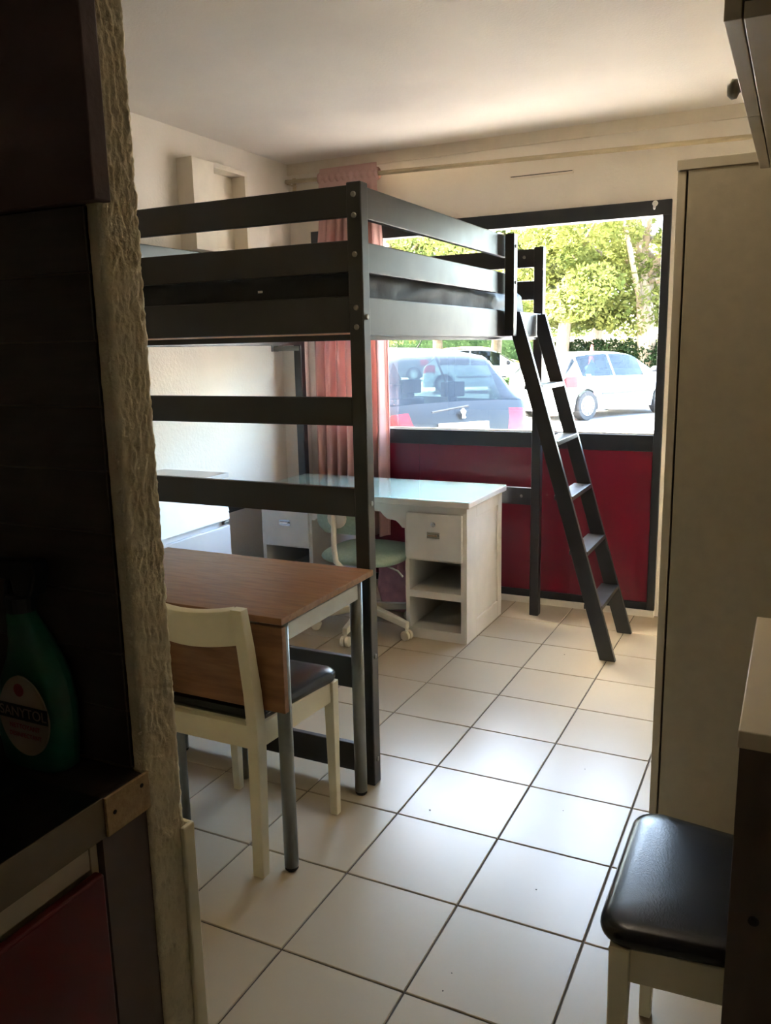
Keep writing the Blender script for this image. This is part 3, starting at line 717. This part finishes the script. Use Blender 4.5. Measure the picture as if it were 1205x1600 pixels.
# ------------------------------------------------------------------ outdoors
GZ = -.08
fc = MB().box(-16, XL-.125, YW-.1, YW+.125, GZ, 9).box(XR+.125, 14, YW-.1, YW+.125, GZ, 9).box(XL-.125, XR+.125, YW+.0, YW+.125, ZC+.125, 9)
tag(fc.build('wall_facade', 'facade'), 'rendered outer wall of the building around the window', 'wall', kind='structure')
tag(box(-70, 60, YW+.13, 90, GZ-.3, GZ).build('pavement', 'asphalt'), 'pale sunlit parking area outside the window', 'ground', kind='structure')
def make_car(name, label, loc, heading, paint, detail=True, h=1.45, glassm='car_glass', group=None):
    c = thing(name, label, 'car', loc, heading-PI/2, 'cars parked outside the window')        # local +y is forward
    K = dict(local=True)
    top = [(-1.96, .56), (-1.95, .66), (-1.92, .80), (-1.88, .90), (-1.84, .96), (-1.76, 1.06), (-1.60, 1.25), (-1.46, 1.38), (-1.34, 1.425), (-1.0, 1.455), (-.5, 1.47), (0, 1.465), (.35, 1.43), (.55, 1.37), (.95, 1.13), (1.18, .985), (1.40, .93), (1.65, .85), (1.82, .75), (1.90, .64), (1.95, .50)]
    wid = [(-1.96, .60), (-1.95, .66), (-1.90, .735), (-1.80, .79), (-1.60, .825), (-1.2, .84), (0, .84), (1.2, .835), (1.6, .80), (1.8, .72), (1.9, .60), (1.95, .48)]
    k_ = h/1.47
    ys = []
    y = -1.96
    while y < 1.951:
        ys.append(y); y += .012 if y < -1.74 else (.03 if (y < -1.3 or y > 1.6 or abs(abs(y+.0)-1.24) < .42) else .05)
    ys.append(1.95)
    WR, WYR, WYF = .345, -1.22, 1.27
    def smooth_top(y): return (curve(top, y-.02)+2*curve(top, y)+curve(top, y+.02))/4*k_
    groups = {}
    NS = 5
    sec = []
    for y in ys:
        zt = smooth_top(y); w_ = curve(wid, y); belt = lerp(.965, .90, (y+1.9)/3.1)*k_
        zb = min(belt, zt-.02-.02*(zt > .6)); gh = max(0, min(1, (zt-belt)/(.45)))
        zs = .20
        for wy in (WYR, WYF):
            d = WR**2-(y-wy)**2
            if d > 0: zs = max(zs, .29+math.sqrt(d))
        zs = min(zs, zb-.06); zm = max(zs+.02, min(.62, zb-.03))
        rr = .0 if gh <= 0 else gh
        wr = w_*lerp(.93, .70, rr); zr = lerp(zb, zt, lerp(.5, .90, rr))
        keys = [(w_*(.955), zs), (w_, lerp(zs, zm, .6)), (w_*.995, zm), (w_*.965, zb), (wr, zr), (wr*.62, lerp(zr, zt, .75)), (0, zt)]
        pts = []
        for (a, b) in zip(keys, keys[1:]):
            for t in range(NS): pts.append((lerp(a[0], b[0], t/NS), lerp(a[1], b[1], t/NS)))
        pts.append(keys[-1])
        sec.append([(x, y, z) for x, z in pts])
    NP = len(sec[0])
    def grp(i, j, side):
        y = (ys[i]+ys[i+1])/2; s = j//NS; t = j % NS
        if s == 3 and 0 <= t <= 4:
            if -1.36 < y < -.42 and t >= 0: return 'rear_side_window'
            if -.34 < y < .62+.0: return 'front_side_window'
        if s in (4, 5) or (s == 3 and t == 4):
            if -1.82 < y < -1.44: return 'rear_window'
            if .52 < y < 1.10 and not (s == 3): return 'windscreen'
        if -1.93 < y < -1.52 and s == 2 and t >= 1: return 'tail_light'
        if -1.932 < y < -1.862 and (s == 3 or (s == 4 and t <= 2)): return 'tail_light'
        if s <= 0 and t <= 2: return 'sill'
        return 'body'
    for side in (1, -1):
        for i in range(len(ys)-1):
            for j in range(NP-1):
                g_ = grp(i, j, side); key = (g_, side if g_ in ('rear_side_window', 'front_side_window', 'tail_light') else 0)
                mb = groups.setdefault(key, MB())
                q = [sec[i][j], sec[i][j+1], sec[i+1][j+1], sec[i+1][j]]
                mb.add([(side*p[0], p[1], p[2]) for p in q], [(0, 1, 2, 3) if side < 0 else (3, 2, 1, 0)])
    for idx in (0, -1):
        s_ = sec[idx]; poly = [(p[0], p[1], p[2]) for p in s_]+[(-p[0], p[1], p[2]) for p in s_[-2::-1]]
        groups[('body', 0)].add(poly, [tuple(range(len(poly)))])
    mm = {'body': paint, 'sill': paint, 'tail_light': 'tail_red'}
    objs = {}
    for (g_, side), mb in groups.items():
        o = mb.build(g_, mm.get(g_, glassm), c, smooth=True, fixn=False, **K)
        bm = bmesh.new(); bm.from_mesh(o.data); bmesh.ops.remove_doubles(bm, verts=bm.verts, dist=1e-4); bmesh.ops.recalc_face_normals(bm, faces=bm.faces); bm.to_mesh(o.data); bm.free()
        objs[(g_, side)] = o
    body = objs[('body', 0)]
    box(-.72, .72, -1.7, 1.7, .20, .34).build('underbody', 'black_trim', c, **K)
    for wy in (WYR, WYF):
        for s in (-1, 1):
            wx = s*.745
            ty = MB().lathe([(.20, -.09), (.285, -.095), (.30, -.07), (.30, .07), (.285, .095), (.20, .09)], (wx, wy, .30), 28, 'x').build('wheel', 'tyre', c, smooth=False, **K)
            hb = MB().lathe([(.205, s*.085), (.195, s*.097), (.06, s*.104), (.02, s*.106)] if s > 0 else [(.02, s*.106), (.06, s*.104), (.195, s*.097), (.205, s*.085)], (wx, wy, .30), 28, 'x').build('hubcap', 'hubcap', ty, **K)
            hm = MB()
            for k in range(12):
                a = 2*PI*k/12; hm.add([(wx+s*.1035, wy+r_*math.cos(a+d_), .30+r_*math.sin(a+d_)) for r_, d_ in ((.115, -.10), (.185, -.12), (.185, .12), (.115, .10))], [(0, 1, 2, 3)])
            hm.build('hubcap_slots', 'black_trim', hb, **K)
            box(wx-s*.30, wx-s*.06, wy-.34, wy+.34, .3, .62).build('wheel_well', 'black_trim', c, **K) if detail else None
    # seats, plate, mirrors, rub strip, handles
    for (sx, sy) in ((-.36, .05), (.36, .05), (-.36, -.85), (.36, -.85)):
        st_ = MB().hexa([(sx-.22, sy-.16, .35), (sx+.22, sy-.16, .35), (sx+.22, sy-.02, .35), (sx-.22, sy-.02, .35)], [(sx-.18, sy-.32, .98), (sx+.18, sy-.32, .98), (sx+.18, sy-.24, .98), (sx-.18, sy-.24, .98)])
        st_.build('seat', 'seat_fabric', c, bevel=.03, **K)
        MB().box(sx-.12, sx+.12, sy-.345, sy-.25, 1.03, 1.18).box(sx-.05, sx+.05, sy-.31, sy-.28, .98, 1.03).build('headrest', 'seat_fabric', c, bevel=.02, **K)
    pl = MB().hexa([(-.26, -1.966, .735), (.26, -1.966, .735), (.26, -1.945, .735), (-.26, -1.945, .735)], [(-.26, -1.949, .845), (.26, -1.949, .845), (.26, -1.91, .845), (-.26, -1.91, .845)]).build('number_plate', 'plate', c, **K)
    if detail:
        text('lettering', 'AW 8L6 G5', .085, 'label_black', pl, (0, -1.9595, .788), Matrix.Rotation(math.radians(9), 3, 'X').inverted() @ FACE_MY, .001, local=True)
        MB().add([(0, -1.915, .975), (.03, -1.915, .945), (.012, -1.92, .91), (.02, -1.925, .885), (-.02, -1.925, .885), (-.012, -1.92, .915), (-.03, -1.917, .945)], [tuple(range(7))]).build('badge', 'chrome', c, solid=.02, **K)
        MB().tube([(0, -1.05, 1.45*k_), (0, -1.25, 1.60*k_)], .006, 6).build('aerial', 'black_trim', c, **K)
        MB().tube([(-.30, -1.865, .945), (.10, -1.845, .985)], .012, 6).build('wiper', 'black_trim', c, **K)
    for s in (-1, 1):
        MB().lathe([(.02, 0), (.085, .02), (.09, .08), (.05, .12), (.01, .13)], (s*.90, .80, .97), 14, 'y', sx=1., sy=.75).build('mirror', 'black_trim', c, smooth=True, **K)
        box(s*.842-.01, s*.842+.01, -.80, .80, .50, .545).build('rub_strip', 'black_trim', c, bevel=.004, **K)
        for hy in (-.52, .28): box(s*.838-.008, s*.838+.008, hy-.09, hy+.09, .80, .83).build('door_handle', paint, c, bevel=.005, **K)
    box(.826, .846, -1.30, -1.16, .83, .93).build('fuel_flap', 'car_dark', c, bevel=.01, **K) if name == 'white_hatchback' else None
    return c
def at(u, d, z): # point on the ground plan at a given depth along the view
    v = CAM+(fw+rt*((u-602.5)/FPX))*d; return (v.x, v.y, z)
hA = math.radians(143); rp_ = at(727, 7.75, GZ)
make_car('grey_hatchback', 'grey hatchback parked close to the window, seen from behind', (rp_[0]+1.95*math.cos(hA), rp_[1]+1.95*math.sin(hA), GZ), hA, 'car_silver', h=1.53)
make_car('white_hatchback', 'white hatchback parked beyond the ladder, seen from its right rear', (-2.595, 16.88, GZ), math.radians(63), 'car_white', h=1.37)
p3 = at(752, 29, GZ); make_car('parked_car', 'white car parked far behind the grey hatchback', p3, math.radians(20), 'car_white', detail=False, h=1.42)
p4 = at(748, 34.5, GZ); make_car('parked_car', 'yellow car parked farthest back under the trees', p4, math.radians(25), 'car_yellow', detail=False, h=1.5)
p5 = at(612, 40, GZ); make_car('parked_car', 'dark car far back between curtain and grey hatchback roof', p5, math.radians(200), 'car_dark', detail=False, h=1.5)
pc = at(918, 22, GZ)
MB().lathe([(.10, 0), (.085, .9), (.05, 1.35), (.02, 1.5)], pc, 14).build('marker_post', 'cone_red')
tag(bpy.data.objects['marker_post'], 'slim red marker post behind the roof of the white hatchback', 'post')

# leaf clouds
def leaf_cloud(centers, n, size, seed):
    rg = random.Random(seed); V = []; F = []
    for i in range(n):
        c, rad = centers[rg.randrange(len(centers))]
        while True:
            d = Vector((rg.uniform(-1, 1), rg.uniform(-1, 1), rg.uniform(-1, 1)))
            if .05 < d.length < 1: break
        d = d.normalized()*(d.length**.5)
        p = Vector(c)+Vector((d.x*rad[0], d.y*rad[1], d.z*rad[2]))
        a = Vector((rg.gauss(0, 1), rg.gauss(0, 1), rg.gauss(0, .7))).normalized(); b = a.orthogonal().normalized()
        b = (b*math.cos(i)+a.cross(b)*math.sin(i)); s = size*rg.uniform(.6, 1.3)
        o = len(V); V += [p-a*s, p+b*s*.45, p+a*s, p-b*s*.45]; F.append((o, o+1, o+2, o+3))
    return MB().add(V, F)
def tree(label, base, H, crown_z, R, seed, leaf='leaf_bright', n=30000, trunk=.2, size=.085, lean=0.):
    rg = random.Random(seed); t = thing('leafy_tree', label, 'tree', base, 0., 'trees beyond the parking area')
    top = Vector((lean, 0, H*.75))
    tr = MB().tube([(0, 0, 0), (lean*.3, .05, H*.25), (lean*.7, -.05, H*.5), tuple(top)], [trunk, trunk*.8, trunk*.6, trunk*.3], 10).build('trunk', 'bark', t, smooth=True, local=True)
    cs = []
    bm_ = MB()
    for k in range(46):
        a = rg.uniform(0, 2*PI); rr = R*math.sqrt(rg.random())*.95; z = lerp(crown_z, H, rg.random()**1.5)
        rr *= math.sqrt(max(.15, 1-((z-(crown_z+H)/2)/((H-crown_z)*.62))**2))
        c = Vector((rr*math.cos(a), rr*math.sin(a), z)); s_ = R*rg.uniform(.14, .30)
        cs.append((c, (s_, s_, s_*.62)))
        if k % 3 == 0:
            st_ = Vector((lean*.5, 0, H*rg.uniform(.28, .55)))
            bm_.tube([st_, lerp(st_, c, .5)+Vector((0, 0, .2)), c], [trunk*.32, trunk*.22, trunk*.08], 6)
    bm_.build('branches', 'bark', t, smooth=True, local=True)
    f = leaf_cloud(cs, n, size, seed).build('foliage', leaf, t, local=True, fixn=False); f['kind'] = 'stuff'
    return t
TR = [('leafy tree with pale trunk right of the ladder, behind the white hatchback', 868, 25, 8.5, 2.3, 3.6, 'leaf_bright', .22),
      ('broad leafy tree with thick pale trunk at the right edge of the window', 1006, 24, 8., 2.2, 3.4, 'leaf_bright', .30),
      ('leafy tree standing behind the far guard rails of the bed', 770, 31, 9., 2.6, 4.2, 'leaf_mid', .22),
      ('leafy tree behind the roof of the grey hatchback', 690, 30, 9., 2.4, 4.0, 'leaf_bright', .2),
      ('leafy tree farthest left, just beside the curtain', 600, 28, 9., 2.3, 4.2, 'leaf_mid', .2),
      ('tall far tree between the two pale trunks', 930, 34, 11., 2.4, 5.0, 'leaf_mid', .25),
      ('far tree at the extreme right behind the hedge', 1090, 33, 11., 2.0, 4.6, 'leaf_bright', .25)]
for k, (lb_, u, d, H, cz, R, lf_, tk) in enumerate(TR):
    tree(lb_, at(u, d, GZ), H, cz, R, 50+k, lf_, trunk=tk, lean=.5*(-1)**k)
def hedge(label, u0, u1, d0, d1, h, wdt, seed, n):
    a = Vector(at(u0, d0, GZ)); b = Vector(at(u1, d1, GZ)); L = (b-a).length; ang = math.atan2(b.y-a.y, b.x-a.x)
    t = thing('hedge', label, 'hedge', tuple((a+b)/2), ang, 'hedges around the parking area')
    box(-L/2, L/2, -wdt*.25, wdt*.25, 0, h*.8).build('core', 'leaf_hedge', t, local=True)
    nn = max(2, int(L*2)); cs = [((lerp(-L/2, L/2, i/nn), 0, h*.52), (.5, wdt*.55, h*.55)) for i in range(nn+1)]
    leaf_cloud(cs, n, .06, seed).build('foliage', 'leaf_hedge', t, local=True, fixn=False)['kind'] = 'stuff'
hedge('long clipped green hedge behind the white hatchback', 850, 1120, 26, 23, 1.55, 1.2, 3, 26000)
hedge('dark green hedge behind the far parked cars', 540, 850, 46, 42, 2.9, 1.4, 4, 12000)
hedge('low bush between the grey hatchback and the ladder', 796, 822, 20, 20, .75, .8, 5, 3000)
